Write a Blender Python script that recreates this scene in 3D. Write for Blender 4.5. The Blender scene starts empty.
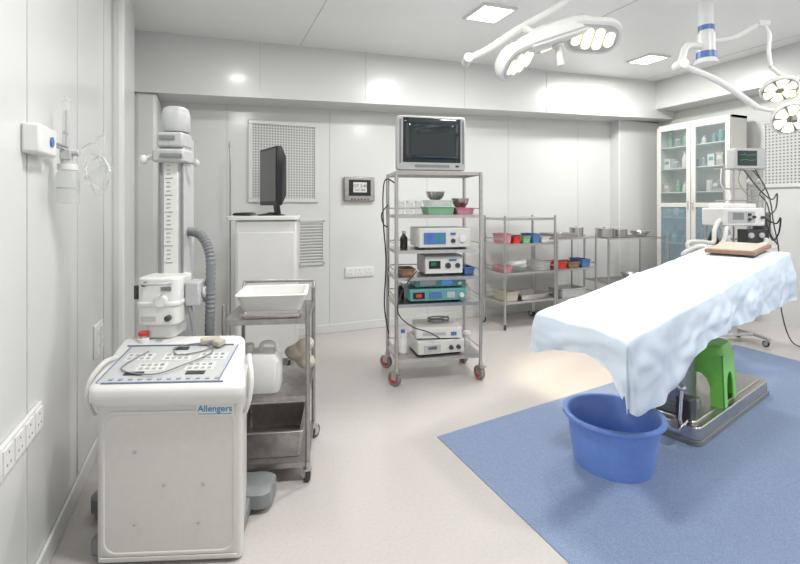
import bpy, bmesh, math, random
from mathutils import Vector, Matrix, Euler, noise
random.seed(4)
R=math.radians
S,C=math.sin(R(22.76)),math.cos(R(22.76))
H=1.5
def F(d,l,z=0):
    "floor survey grid (turned 22.76 deg to the room) -> room coordinates"
    return (S*d+C*l, C*d-S*l, z)
VA=-22.76
COL=bpy.context.scene.collection
# ---------------------------------------------------------------- materials
def mat(name,col,rough=.5,metal=0,var=.04,nscale=30,emit=None,estr=0,bump=0,coat=0,alpha=None,spec=None):
    m=bpy.data.materials.new(name); m.use_nodes=True
    nt=m.node_tree; bs=nt.nodes['Principled BSDF']
    bs.inputs['Roughness'].default_value=rough; bs.inputs['Metallic'].default_value=metal
    if coat: bs.inputs['Coat Weight'].default_value=coat; bs.inputs['Coat Roughness'].default_value=.14
    if spec is not None: bs.inputs['Specular IOR Level'].default_value=spec
    tc=nt.nodes.new('ShaderNodeTexCoord'); nz=nt.nodes.new('ShaderNodeTexNoise'); nz.inputs['Scale'].default_value=nscale
    nt.links.new(tc.outputs['Object'],nz.inputs['Vector'])
    rp=nt.nodes.new('ShaderNodeValToRGB')
    c=Vector(col[:3])
    rp.color_ramp.elements[0].position=.3; rp.color_ramp.elements[1].position=.7
    rp.color_ramp.elements[0].color=(*[max(0,x*(1-var)) for x in c],1)
    rp.color_ramp.elements[1].color=(*[min(1,x*(1+var)) for x in c],1)
    nt.links.new(nz.outputs['Fac'],rp.inputs['Fac']); nt.links.new(rp.outputs['Color'],bs.inputs['Base Color'])
    if bump:
        b=nt.nodes.new('ShaderNodeBump'); b.inputs['Strength'].default_value=bump; b.inputs['Distance'].default_value=.01
        nt.links.new(nz.outputs['Fac'],b.inputs['Height']); nt.links.new(b.outputs['Normal'],bs.inputs['Normal'])
    if emit:
        bs.inputs['Emission Color'].default_value=(*emit,1); bs.inputs['Emission Strength'].default_value=estr
    return m
def glass(name,col,fac,tint=(.97,.98,.98,1)):
    m=bpy.data.materials.new(name); m.use_nodes=True; nt=m.node_tree; nt.nodes.clear()
    o=nt.nodes.new('ShaderNodeOutputMaterial'); mx=nt.nodes.new('ShaderNodeMixShader')
    t=nt.nodes.new('ShaderNodeBsdfTransparent'); p=nt.nodes.new('ShaderNodeBsdfPrincipled')
    t.inputs[0].default_value=tint
    p.inputs['Base Color'].default_value=(*col,1); p.inputs['Roughness'].default_value=.08
    mx.inputs[0].default_value=fac
    nt.links.new(t.outputs[0],mx.inputs[1]); nt.links.new(p.outputs[0],mx.inputs[2]); nt.links.new(mx.outputs[0],o.inputs[0])
    return m
def perforated(name,mask,pitch):
    m=mat(name,(.55,.56,.56),.45); nt=m.node_tree; bs=nt.nodes['Principled BSDF']
    g=nt.nodes.new('ShaderNodeNewGeometry')
    def vm(op,a,b=None):
        n=nt.nodes.new('ShaderNodeVectorMath'); n.operation=op; nt.links.new(a,n.inputs[0])
        if b: n.inputs[1].default_value=b
        return n
    k=1/pitch
    a=vm('MULTIPLY',g.outputs['Position'],tuple(k*x for x in mask)); b=vm('FRACTION',a.outputs[0])
    c=vm('SUBTRACT',b.outputs[0],tuple(.5*x for x in mask)); d=vm('LENGTH',c.outputs[0])
    l=nt.nodes.new('ShaderNodeMath'); l.operation='LESS_THAN'; l.inputs[1].default_value=.28
    nt.links.new(d.outputs['Value'],l.inputs[0])
    mx=nt.nodes.new('ShaderNodeMix'); mx.data_type='RGBA'; mx.inputs[6].default_value=(.58,.59,.58,1); mx.inputs[7].default_value=(.20,.21,.21,1)
    nt.links.new(l.outputs[0],mx.inputs[0]); nt.links.new(mx.outputs[2],bs.inputs['Base Color'])
    return m
WALL=mat('wall_panel_paint',(.655,.665,.65),.3,var=.012,nscale=1.3,coat=.35)
CEIL=mat('ceiling_paint',(.86,.865,.855),.35,var=.01,nscale=2)
JOINT=mat('panel_joint',(.50,.51,.50),.5)
FLOOR=mat('vinyl_floor',(.515,.483,.465),.27,var=.04,nscale=60,coat=.15)
MATB=mat('blue_mat',(.19,.25,.385),.6,var=.22,nscale=170)
STEEL=mat('stainless_steel',(.56,.54,.52),.3,1,var=.06)
STEELD=mat('worn_steel',(.40,.38,.365),.38,.9,var=.12)
CHROME=mat('chrome',(.75,.75,.75),.12,1)
WHITE=mat('white_enamel',(.72,.72,.70),.35,var=.015,nscale=5)
CREAM=mat('cream_plastic',(.66,.655,.62),.4,var=.02)
PANELC=mat('keypad_face',(.50,.515,.52),.4,var=.02)
GREYL=mat('light_grey_plastic',(.46,.47,.47),.45)
GREYM=mat('pale_key_grey',(.36,.39,.41),.5)
GREY=mat('grey_plastic',(.22,.23,.235),.5)
DARK=mat('dark_plastic',(.045,.047,.05),.4)
BLACK=mat('black_plastic',(.012,.012,.014),.35)
SCREEN=mat('dark_glass',(.012,.02,.022),.06,coat=.6)
RED=mat('red_plastic',(.62,.035,.02),.4)
PINK=mat('pink_plastic',(.55,.22,.28),.45)
GREEN=mat('green_plastic',(.22,.66,.11),.35)
GREENM=mat('muted_green_plastic',(.20,.42,.25),.4)
TEAL=mat('teal_plastic',(.12,.34,.33),.4)
BLUE=mat('blue_plastic',(.185,.32,.74),.34)
BLUED=mat('blue_panel',(.08,.18,.42),.4)
NAVY=mat('navy_ink',(.2,.24,.36),.5)
INKB=mat('logo_blue',(.02,.24,.50),.4)
BROWN=mat('brown_board',(.27,.155,.095),.5,var=.15)
BEIGE=mat('beige_cloth',(.46,.42,.35),.85,bump=.3)
SHEET=mat('surgical_sheet',(.60,.685,.78),.85,var=.02,nscale=12)
RUB=mat('grey_hose',(.17,.18,.19),.5)
LED=mat('led_light',(1,.9,.7),.3,emit=(1,.78,.46),estr=1.5)
LEDW=mat('panel_light',(1,1,1),.4,emit=(1,1,1),estr=9)
GREEND=mat('green_display',(.02,.2,.12),.2,emit=(.1,.9,.5),estr=.3)
BLUDIS=mat('blue_display',(.03,.1,.4),.2,emit=(.15,.35,.9),estr=.4)
REDDIS=mat('red_display',(.3,.02,.02),.2,emit=(1,.1,.05),estr=.5)
GLASS=glass('clear_glass',(.42,.5,.52),.14)
GLASB=glass('blue_tinted_glass',(.34,.46,.54),.36)
CLEAR=glass('clear_plastic',(.7,.7,.68),.24)
PERFB=perforated('perforated_sheet_back',(1,0,1),.03)
PERFR=perforated('perforated_sheet_right',(0,1,1),.04)
# ---------------------------------------------------------------- mesh builder
def rr(w,d,r,n=4,cx=0,cy=0):
    pts=[]
    for (sx,sy,a0) in ((1,1,0),(-1,1,90),(-1,-1,180),(1,-1,270)):
        for i in range(n+1):
            a=R(a0+90*i/n); pts.append((cx+sx*(w/2-r)+r*math.cos(a),cy+sy*(d/2-r)+r*math.sin(a)))
    return pts
class B:
    def __init__(s): s.bm=bmesh.new()
    def _m(s,vs,m):
        for f in {f for v in vs for f in v.link_faces}: f.material_index=m
        return s
    def box(s,c,sz,rot=(0,0,0),m=0):
        M=Matrix.Translation(c)@Euler([R(a) for a in rot]).to_matrix().to_4x4()@Matrix.Diagonal((*sz,1))
        return s._m(bmesh.ops.create_cube(s.bm,size=1,matrix=M)['verts'],m)
    def cyl(s,p1,p2,r,r2=None,seg=16,m=0):
        p1,p2=Vector(p1),Vector(p2); d=p2-p1
        M=Matrix.Translation((p1+p2)/2)@d.to_track_quat('Z','Y').to_matrix().to_4x4()
        return s._m(bmesh.ops.create_cone(s.bm,cap_ends=True,segments=seg,radius1=r,radius2=r if r2 is None else r2,depth=d.length,matrix=M)['verts'],m)
    def ell(s,c,sz,rot=(0,0,0),m=0,seg=20):
        M=Matrix.Translation(c)@Euler([R(a) for a in rot]).to_matrix().to_4x4()@Matrix.Diagonal((*sz,1))
        return s._m(bmesh.ops.create_uvsphere(s.bm,u_segments=seg,v_segments=seg//2,radius=1,matrix=M)['verts'],m)
    def loft(s,rings,m=0,cap=True,closed=False):
        R_=[[s.bm.verts.new(p) for p in r] for r in rings]; n=len(R_[0]); k=len(R_)
        for i in range(k if closed else k-1):
            a,b=R_[i],R_[(i+1)%k]
            for j in range(n):
                f=s.bm.faces.new((a[j],a[(j+1)%n],b[(j+1)%n],b[j])); f.material_index=m
        if cap and not closed:
            f=s.bm.faces.new(R_[0][::-1]); f.material_index=m
            f=s.bm.faces.new(R_[-1]); f.material_index=m
        return s
    def prism(s,poly,z0,z1,m=0):
        return s.loft([[(x,y,z0) for x,y in poly],[(x,y,z1) for x,y in poly]],m)
    def rbox(s,w,d,r,z0,z1,c=(0,0),m=0,w2=None,d2=None):
        return s.loft([[(x,y,z0) for x,y in rr(w,d,r,4,*c)],[(x,y,z1) for x,y in rr(w2 or w,d2 or d,r,4,*c)]],m)
    def basin(s,w,d,h,fl,t,c=(0,0,0),r=.02,m=0):
        x,y,z=c
        def ring(a,b,zz,rad): return [(px,py,zz) for px,py in rr(a,b,rad,4,x,y)]
        return s.loft([ring(w-2*fl,d-2*fl,z,r),ring(w,d,z+h,r),ring(w+.02,d+.02,z+h,r),ring(w+.02,d+.02,z+h+.006,r),ring(w-2*t,d-2*t,z+h+.006,r),ring(w-2*fl-2*t,d-2*fl-2*t,z+t,r)],m)
    def lathe(s,prof,c=(0,0,0),seg=24,m=0,M=None):
        rings=[]
        for r,z in prof:
            ring=[]
            for i in range(seg):
                a=2*math.pi*i/seg; p=Vector((r*math.cos(a),r*math.sin(a),z))
                if M is not None: p=M@p
                ring.append(Vector(c)+p)
            rings.append(ring)
        return s.loft(rings,m)
    def tube(s,pts,r,seg=8,m=0,sub=6,ridge=0):
        P_=[Vector(p) for p in pts]; Q=[]
        if sub>1 and len(P_)>2:
            for i in range(len(P_)-1):
                p0=P_[max(i-1,0)];p1=P_[i];p2=P_[i+1];p3=P_[min(i+2,len(P_)-1)]
                for k in range(sub):
                    t=k/sub
                    Q.append(.5*((2*p1)+(-p0+p2)*t+(2*p0-5*p1+4*p2-p3)*t*t+(-p0+3*p1-3*p2+p3)*t**3))
            Q.append(P_[-1])
        else: Q=P_
        rings=[];up=Vector((0,0,1))
        for i,q in enumerate(Q):
            t=(Q[min(i+1,len(Q)-1)]-Q[max(i-1,0)]).normalized()
            if i==0 and abs(t.z)>.9: up=Vector((1,0,0))
            a=t.cross(up)
            if a.length<1e-4: a=t.cross(Vector((0,1,0)))
            a.normalize(); b=t.cross(a); up=-b if (-b).dot(up)>0 else b
            rad=r*(1+ (ridge if i%2 else 0))
            rings.append([q+a*rad*math.cos(2*math.pi*k/seg)+b*rad*math.sin(2*math.pi*k/seg) for k in range(seg)])
        return s.loft(rings,m)
def P(name,parent,b,mats,bevel=0,label=None,cat=None,group=None,loc=(0,0,0),rot=(0,0,0),kind=None,smooth=35,bseg=2):
    me=bpy.data.meshes.new(name)
    bmesh.ops.recalc_face_normals(b.bm,faces=b.bm.faces[:]); b.bm.to_mesh(me); b.bm.free()
    for m in (mats if isinstance(mats,(list,tuple)) else [mats]): me.materials.append(m)
    if smooth:
        me.shade_smooth(); me.set_sharp_from_angle(angle=R(smooth))
    o=bpy.data.objects.new(name,me); COL.objects.link(o)
    o.location=loc; o.rotation_euler=[R(a) for a in rot]
    if parent: o.parent=parent
    if bevel:
        md=o.modifiers.new('bevel','BEVEL'); md.width=bevel; md.segments=bseg; md.limit_method='ANGLE'; md.angle_limit=R(40)
    if label: o['label']=label
    if cat: o['category']=cat
    if group: o['group']=group
    if kind: o['kind']=kind
    return o
def T(name,label,cat,loc,rot=0,group=None,tilt=(0,0)):
    o=bpy.data.objects.new(name,None); COL.objects.link(o); o.empty_display_size=.1
    o.location=loc; o.rotation_euler=(R(tilt[0]),R(tilt[1]),R(rot)); o['label']=label; o['category']=cat
    if group: o['group']=group
    return o
def text(parent,s,size,loc,rot,m,name='lettering',ext=.0008,align='CENTER'):
    c=bpy.data.curves.new(name,'FONT'); c.body=s; c.size=size; c.extrude=ext; c.align_x=align; c.align_y='CENTER'
    o=bpy.data.objects.new('tmp',c); COL.objects.link(o); bpy.context.view_layer.update()
    me=bpy.data.meshes.new_from_object(o.evaluated_get(bpy.context.evaluated_depsgraph_get()))
    bpy.data.objects.remove(o); me.name=name; me.materials.clear(); me.materials.append(m)
    o=bpy.data.objects.new(name,me); COL.objects.link(o); o.parent=parent
    o.location=loc; o.rotation_euler=[R(a) for a in rot]; return o
def hexa(name,x0,x1,y0,y1,zb0,zb1,zt0,zt1,m):
    b=B(); b.loft([[(x0,y0,zb0),(x1,y0,zb1),(x1,y1,zb1),(x0,y1,zb0)],[(x0,y0,zt0),(x1,y0,zt1),(x1,y1,zt1),(x0,y1,zt0)]])
    return P(name,None,b,m,kind='structure',smooth=0)
# ---------------------------------------------------------------- room
XL,XR,YB=-.62,6.61,5.3
def cz(x): return 3.12+.034*(x+.62)
P('floor',None,B().box(((XL+XR)/2,1.4,-.05),(XR-XL+.2,8,.1)),FLOOR,kind='structure',smooth=0)
P('wall_left',None,B().box((XL-.05,1.4,1.75),(.1,8,3.5)),WALL,kind='structure',smooth=0)
P('wall_back',None,B().box(((XL+XR)/2,YB+.05,1.75),(XR-XL+.2,.1,3.5)),WALL,kind='structure',smooth=0)
P('wall_right',None,B().box((XR+.05,1.4,1.75),(.1,8,3.5)),WALL,kind='structure',smooth=0)
hexa('ceiling',XL-.1,XR+.1,-2.6,YB+.1,cz(XL-.1),cz(XR+.1),3.55,3.6,CEIL)
hexa('trim_1',XL,XR,4.87,YB,2.55,2.815,cz(XL)+.05,cz(XR)+.05,WALL)
hexa('trim_2',6.2,XR,-2.4,4.87,2.93,2.93,3.5,3.5,WALL)
P('trim_3',None,B().box((6.18,5.22,1.4),(.86,.17,2.8)),WALL,kind='structure',smooth=0,bevel=.015)
P('trim_4',None,B().box((XL+.03,4.05,1.6),(.09,.55,3.2)),WALL,kind='structure',smooth=0,bevel=.03)
P('trim_5',None,B().box((XL+.09,5.1,1.28),(.2,.4,2.56)),WALL,kind='structure',smooth=0,bevel=.04)
P('baseboard_back',None,B().box(((XL+XR)/2,YB-.008,.05),(XR-XL,.016,.1)),WALL,kind='structure',bevel=.006,smooth=0)
P('baseboard_left',None,B().box((XL+.008,1.4,.05),(.016,8,.1)),WALL,kind='structure',bevel=.006,smooth=0)
n=6
for x in (.2,1.33,2.6,3.85,5.1):
    P('trim_%d'%n,None,B().box((x,YB-.0015,1.35),(.005,.003,2.7)),JOINT,kind='structure',smooth=0); n+=1
    if x<4: P('trim_%d'%n,None,B().box((x+.3,4.8685,2.92+.034*x*.5),(.004,.003,.55)),JOINT,kind='structure',smooth=0); n+=1
for y in (1.2,2.12,2.84,3.5):
    P('trim_%d'%n,None,B().box((XL+.0015,y,1.6),(.003,.005,3.1)),JOINT,kind='structure',smooth=0); n+=1
for x in (.9,3.4,5.9):
    P('trim_%d'%n,None,B().box((x,1.2,cz(x)-.0015),(.005,7.3,.003)),JOINT,kind='structure',smooth=0); n+=1
# mat
b=B(); q=[F(2.974,.239)[:2],F(-.3,1.7)[:2],F(1.7,5.1)[:2],F(4.93,3.59)[:2]]
b.prism(q,0.0,.004)
P('floor_mat',None,b,MATB,label='large speckled blue vinyl mat on the floor beneath the operating table',cat='floor mat',smooth=0)
# ceiling panel lights
def panel(x,y,e=49,s=.30):
    z=cz(x)
    t=T('ceiling_light','square recessed white LED panel light set in the ceiling','ceiling light',(x,y,z-.012),group='square ceiling panel lights',tilt=(0,-1.95))
    k=s/2+.012
    P('frame',t,B().box((0,-k,0),(s+.05,.024,.02)).box((0,k,0),(s+.05,.024,.02)).box((-k,0,0),(.024,s,.02)).box((k,0,0),(.024,s,.02)),WHITE)
    P('light_panel',t,B().box((0,0,.002),(s,s,.01)),LEDW)
    l=bpy.data.lights.new('panel_lamp','AREA'); l.energy=e; l.size=s; l.color=(1,.985,.955)
    lo=bpy.data.objects.new('panel_lamp',l); COL.objects.link(lo); lo.location=(0,0,-.02); lo.parent=t
for x,y in ((2.33,3.48),(5.03,4.06),(.6,1.5),(3.2,.6),(5.4,1.2)): panel(x,y)
panel(.36,3.52,e=10,s=.18)  # small extra panel out of view, added to give the back soffit a glow
# ---------------------------------------------------------------- wall fittings
def grille(loc,rotz,w,h,m,label):
    t=T('ventilation_grille',label,'vent grille',loc,rotz)
    f=.045
    P('frame',t,B().box((0,-.012,h/2-f/2),(w,.024,f)).box((0,-.012,-h/2+f/2),(w,.024,f)).box((-w/2+f/2,-.012,0),(f,.024,h-2*f)).box((w/2-f/2,-.012,0),(f,.024,h-2*f)),WALL,bevel=.004)
    b=B().box((0,-.006,0),(w-2*f,.008,h-2*f))
    P('perforated_panel',t,b,[m,GREYL],smooth=0)
grille((.803,YB,1.985),0,.775,.91,PERFB,'square perforated metal ventilation grille with a framed edge')
grille((XR,2.95,2.15),-90,1.44,.86,PERFR,'wide perforated metal ventilation grille near the glass cabinet')
t=T('louvre_vent','small louvred vent with horizontal slats low on the wall','vent grille',(1.11,YB,1.07))
P('frame',t,B().box((0,-.01,.25),(.31,.02,.025)).box((0,-.01,-.25),(.31,.02,.025)).box((-.145,-.01,0),(.025,.02,.5)).box((.145,-.01,0),(.025,.02,.5)),WALL)
b=B()
for i in range(14): b.box((0,-.008,-.22+i*.034),(.27,.014,.018),rot=(35,0,0))
b.box((0,-.002,0),(.27,.003,.48),m=1)
P('slat',t,b,[WALL,GREYL],smooth=0)['kind']='stuff'
t=T('wall_control_box','silver wall-mounted control box with a dark display and buttons','control box',(1.68,YB,1.69))
P('housing',t,B().box((0,-.03,0),(.38,.06,.29)),STEELD,bevel=.012)
P('display',t,B().box((0,-.063,.015),(.27,.008,.19)).box((0,-.068,.02),(.17,.004,.12),m=1),[BLACK,CREAM],bevel=.002)
for i in range(6): P('button',t,B().cyl((-.1+i*.04,-.06,-.12),(-.1+i*.04,-.07,-.12),.008,seg=10),BLACK)
text(t,'OT 2:45',.05,(0,-.0715,.035),(90,0,0),BLACK)
text(t,'22.5  48%',.032,(0,-.0715,-.012),(90,0,0),BLACK)
def socket(loc,rotz,w,h,k,label):
    t=T('socket_panel',label,'electrical socket',loc,rotz)
    P('plate',t,B().box((0,-.008,0),(w,.016,h)),WHITE,bevel=.005)
    s=w/k
    for i in range(k):
        b=B(); x=-w/2+s*(i+.5)
        b.box((x,-.018,0),(s*.8,.006,h*.72))
        for dx,dz in ((0,.2),(-.15,-.14),(.15,-.14)):
            b.cyl((x+dx*s,-.0205,dz*h),(x+dx*s,-.022,dz*h),min(h,s)*.05,seg=8,m=1)
        P('socket_insert',t,b,[WHITE,GREY],bevel=.001)
socket((1.69,YB,.695),0,.36,.12,3,'white multi-socket electrical panel on the wall behind the equipment')
socket((XL,2.04,.668),90,.40,.11,4,'long white multi-socket electrical panel low on the side wall')
socket((XL,3.3,.685),90,.2,.2,2,'square white switch plate near the x-ray machine')
t=T('oxygen_flowmeter','wall oxygen outlet with clear humidifier bottle and hanging mask','medical gas outlet',(XL,2.2,1.745),90)
P('outlet_box',t,B().box((-.045,-.03,0),(.20,.06,.11)),WHITE,bevel=.01)
P('outlet_valve',t,B().cyl((-.02,-.06,0),(-.02,-.066,0),.02),[BLUED],label='blue round gas connector')
P('connector_stem',t,B().cyl((.05,-.045,0),(.17,-.06,0),.012),CHROME)
P('flow_tube',t,B().cyl((.17,-.065,-.02),(.17,-.065,.2),.016).cyl((.17,-.065,.2),(.17,-.065,.22),.01),CLEAR)
P('float_scale',t,B().cyl((.17,-.065,-.02),(.17,-.065,.16),.005).cyl((.17,-.065,.06),(.17,-.065,.07),.011),GREYL)
P('valve_body',t,B().box((.17,-.065,-.03),(.05,.04,.045)).cyl((.17,-.065,-.02),(.17,-.11,-.02),.014).cyl((.17,-.065,-.04),(.17,-.065,-.075),.022),[GREYL],bevel=.004)
P('humidifier_bottle',t,B().lathe([(.02,-.24),(.042,-.235),(.044,-.12),(.036,-.1),(.036,-.075),(.0,-.075)][::1],c=(.17,-.07,0)),CLEAR)
P('bottle_cap',t,B().cyl((.17,-.07,-.095),(.17,-.07,-.07),.038,seg=24),WHITE)
P('water_line',t,B().cyl((.17,-.07,-.175),(.17,-.07,-.17),.042,seg=24),GREYL)
P('tubing',t,B().tube([(.17,-.11,-.03),(.2,-.16,.04),(.18,-.2,.06),(.16,-.2,-.02),(.17,-.19,-.1)],.005),CLEAR)
P('tubing',t,B().tube([(.17,-.12,.0),(.12,-.18,.02),(.14,-.21,-.06),(.2,-.2,-.1),(.19,-.17,-.02)],.004),CLEAR)
P('tubing',t,B().tube([(.17,-.1,-.05),(.14,-.15,-.12),(.18,-.17,-.2),(.2,-.2,-.14),(.16,-.21,-.06),(.2,-.15,-.02),(.17,-.12,-.08)],.005),CLEAR)
P('face_mask',t,B().lathe([(.012,.06),(.03,.035),(.046,-.02),(.05,-.045),(.046,-.045),(.026,.03)],c=(.17,-.19,-.12),M=Matrix.Rotation(R(35),3,'X')),CLEAR)
P('mask_strap',t,B().tube([(.17,-.15,-.17),(.2,-.13,-.08),(.19,-.19,-.03),(.15,-.23,-.1)],.003),WHITE)
# ---------------------------------------------------------------- casters / trolleys
def caster(t,x,y,r=.05,wm=None,a=20):
    c=P('caster',t,B().cyl((0,0,2*r),(0,0,2*r+.03),r*.35).box((0,0,2*r-.004),(r*.9,r*1.2,.01)).box((-r*.42,.01,r*1.45),(.004,r*.8,r*1.1)).box((r*.42,.01,r*1.45),(.004,r*.8,r*1.1)),STEEL,loc=(x,y,0),rot=(0,0,a))
    P('wheel',c,B().cyl((-r*.32,.02,r),(r*.32,.02,r),r,seg=24).cyl((-r*.36,.02,r),(r*.36,.02,r),r*.66,seg=16,m=1),[GREY if wm else DARK,wm or GREYL],bevel=.004)
def trolley(name,label,loc,rot,w,d,h,shelves,rails=True,r=.045,wm=None,sm=None,lm=None,wire=False,leg=.0125):
    t=T(name,label,'trolley',loc,rot); sm=sm or STEEL; lm=lm or STEEL
    for sx in (-1,1):
        for sy in (-1,1):
            P('leg',t,B().cyl((sx*(w/2-.012),sy*(d/2-.012),2*r+.02),(sx*(w/2-.012),sy*(d/2-.012),h),leg,seg=12),lm)
            caster(t,sx*(w/2-.012),sy*(d/2-.012),r,wm,a=random.choice((15,40,-30)))
    for z in shelves:
        b=B()
        if wire:
            for i in range(int(w/.03)): b.box((-w/2+.02+i*(w-.04)/(int(w/.03)-1),0,z),(.004,d-.03,.004))
            for i in range(5): b.box((0,-d/2+.02+i*(d-.04)/4,z-.004),(w-.03,.006,.006))
            b.box((0,-d/2+.012,z),(w,.012,.02)).box((0,d/2-.012,z),(w,.012,.02))
        else:
            b.box((0,0,z),(w-.02,d-.02,.004)).box((0,-d/2+.01,z-.012),(w-.02,.004,.028)).box((0,d/2-.01,z-.012),(w-.02,.004,.028)).box((-w/2+.01,0,z-.012),(.004,d-.02,.028)).box((w/2-.01,0,z-.012),(.004,d-.02,.028))
        P('shelf',t,b,sm)
        if rails and z<h-.08:
            zr=z+.055
            P('rail',t,B().cyl((-w/2+.012,d/2-.012,zr),(w/2-.012,d/2-.012,zr),.005,seg=8).cyl((-w/2+.012,-d/2,zr),(-w/2+.012,d/2,zr),.005,seg=8).cyl((w/2-.012,-d/2,zr),(w/2-.012,d/2,zr),.005,seg=8),lm)
    return t
def onto(t,x,y,z):
    a=t.rotation_euler[2]; return (t.location.x+x*math.cos(a)-y*math.sin(a),t.location.y+x*math.sin(a)+y*math.cos(a),z)
# ---------------------------------------------------------------- x-ray machine
X=T('mobile_xray_machine','white mobile x-ray machine with control console and upright column','medical imaging machine',F(1.925,-.965),VA+3)
def body_ring(z,e=0):
    pts=[(-.3-e,0-e),(.3+e,0-e),(.215+e,.38),(-.35-e,.38)]
    out=[]
    for i,p in enumerate(pts):
        p=Vector(p);a=(Vector(pts[i-1])-p).normalized();c=(Vector(pts[(i+1)%4])-p).normalized();r=.03
        for k in range(5):
            t=k/4; out.append(tuple((p+a*r)*(1-t)**2+p*2*t*(1-t)+(p+c*r)*t*t)+(z,))
    return out
b=B(); b.loft([body_ring(.012),body_ring(.66),body_ring(.70,.006)])
P('cabinet_body',X,b,CREAM)
P('front_panel',X,B().loft([[(x,y,z) for x,z in rr(w_,h_,.05,6,0,.34)] for y,w_,h_ in ((.0,.55,.60),(-.005,.55,.60),(-.005,.53,.58),(-.001,.522,.572))]).box((0,-.006,.03),(.56,.008,.012)),CREAM)
for x,z in ((-.14,.17),(.12,.17),(-.02,.33),(-.14,.47),(.14,.33)): P('screw',X,B().cyl((x,-.002,z),(x,-.007,z),.007,seg=12),GREYL)
def deck_z(y): return .745+.235*(y+.03)
def dring(e,dz,y0=-.03,y1=.4):
    pts=[(-.325-e,y0-e),(.322+e,y0-e),(.20+e,y1+e),(-.385-e,y1+e)]
    out=[]
    for i,p in enumerate(pts):
        p=Vector(p);a=(Vector(pts[i-1])-p).normalized();c=(Vector(pts[(i+1)%4])-p).normalized();r=.05
        for k in range(5):
            t=k/4; q=(p+a*r)*(1-t)**2+p*2*t*(1-t)+(p+c*r)*t*t
            out.append((q.x,q.y,deck_z(q.y)+dz))
    return out
P('control_deck',X,B().loft([dring(-.02,-.085),dring(0,-.06),dring(0,-.014),dring(-.004,-.006),dring(-.016,0)]),WHITE,smooth=50)
def onDeck(x,y,w,d,h=.004,m=0,b=None): return b.box((x-.03*(y/.2),y,deck_z(y)+h/2),(w,d,h),rot=(13.2,0,0),m=m)
b=B(); onDeck(-.03,.15,.50,.29,.002,0,b)
P('keypad_panel',X,b,PANELC)
b=B()
for (x,y,w,d) in ((-.03,.295,.5,.004),(-.03,.005,.5,.004),(-.28,.15,.004,.29),(.22,.15,.004,.29)):
    onDeck(x,y,w,d,.007,0,b)
P('keypad_border',X,b,NAVY)['kind']='stuff'
GP=((-.19,.20),(-.02,.20),(.14,.20),(-.11,.12),(.10,.12))
b=B()
for gx,gy in GP: onDeck(gx,gy,.125,.062,.0035,0,b)
P('key_group_field',X,b,CREAM)['kind']='stuff'
b=B()
for gx,gy in GP:
    for i in range(4):
        for j in (-1,1): onDeck(gx-.042+i*.028,gy+j*.014,.016,.012,.006,(1 if (i==3 and j>0) else 0),b)
for c_ in range(12): onDeck(-.25+c_*.04,.03,.018,.010,.006,0,b)
P('key',X,b,[GREYM,NAVY]).__setitem__('kind','stuff')
for x,y,w_ in ((-.17,.07,.08),(.09,.07,.08),(-.02,.265,.07)):
    b=B(); onDeck(x,y,w_,.022,.006,0,b); P('display',X,b,DARK)
P('emergency_button',X,B().cyl((-.275,.345,.825),(-.275,.345,.85),.026,m=1).cyl((-.275,.345,.85),(-.275,.345,.86),.014,m=1).cyl((-.275,.345,.86),(-.275,.345,.88),.023),[RED,WHITE],bevel=.004,label='red mushroom emergency stop button')
P('remote_cable',X,B().tube([(-.2,.24,.815),(-.25,.1,.785),(-.1,.05,.775),(.0,.10,.79),(.1,.22,.815),(.02,.3,.83),(-.08,.26,.825),(-.05,.2,.81),(.05,.23,.815),(.09,.27,.828)],.003),GREY)
P('hand_switch',X,B().box((.06,.31,.842),(.09,.035,.028),rot=(10,0,25)).box((.11,.28,.84),(.05,.045,.03),rot=(10,0,-30)),BEIGE,bevel=.008)
P('name_plate',X,B().box((.19,-.006,.645),(.155,.004,.055)),WHITE,bevel=.001)
text(X,'Allengers',.038,(.19,-.009,.647),(90,0,0),INKB,ext=.0012)
P('name_underline',X,B().box((.19,-.009,.626),(.14,.0015,.002)),INKB)
for s_,x in ((-1,-.34),(1,.295)):
    P('push_handle',X,B().tube([(x,.06,.60),(x+s_*.02,.05,.66),(x+s_*.025,.07,.74),(x+s_*.0,.13,.80),(x-s_*.02,.2,.80)],.011,seg=10),CREAM)
P('base_frame',X,B().prism([(-.34,.03),(.28,.03),(.24,.5),(-.36,.5)],.015,.09).box((-.2,.6,.07),(.26,.35,.1)).box((-.38,.40,.06),(.16,.06,.05)),GREY,bevel=.01)
for x in (-.43,.27):
    P('foot',X,B().loft([[(px,py,z) for px,py in rr(w_,d_,.055,6,x,.38)] for z,w_,d_ in ((.03,.16,.2),(.095,.16,.2),(.115,.12,.15))]),GREY,smooth=50)
    P('foot_wheel',X,B().cyl((x-.02,.36,.035),(x+.02,.36,.035),.035),DARK,bevel=.004)
cx,cy=-.205,.56
P('column',X,B().box((cx,cy,.98),(.125,.14,1.75)).box((cx,cy-.072,1.44),(.075,.01,.62),m=1).box((cx-.057,cy-.072,1.44),(.014,.01,.7),m=2).box((cx+.057,cy-.072,1.44),(.014,.01,.7),m=2),[GREYL,WHITE,GREY],bevel=.004)
b=B()
for i in range(24): b.box((cx-.01,cy-.0785,1.2+i*.022),(.02 if i%4 else .04,.002,.0025))
P('scale_mark',X,b,GREY,smooth=0)['kind']='stuff'
P('column_cap',X,B().loft([[(x,y,z) for x,y in rr(w,w*.9,w*.40,5,cx-.005,cy)] for z,w in ((1.89,.13),(1.9,.14),(1.98,.14),(2.015,.12),(2.025,.08))]),GREYL,smooth=60)
P('upper_bracket',X,B().box((cx,cy-.03,1.84),(.135,.13,.08)).box((cx,cy-.05,1.755),(.16,.13,.07)),GREYL,bevel=.012)
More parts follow.
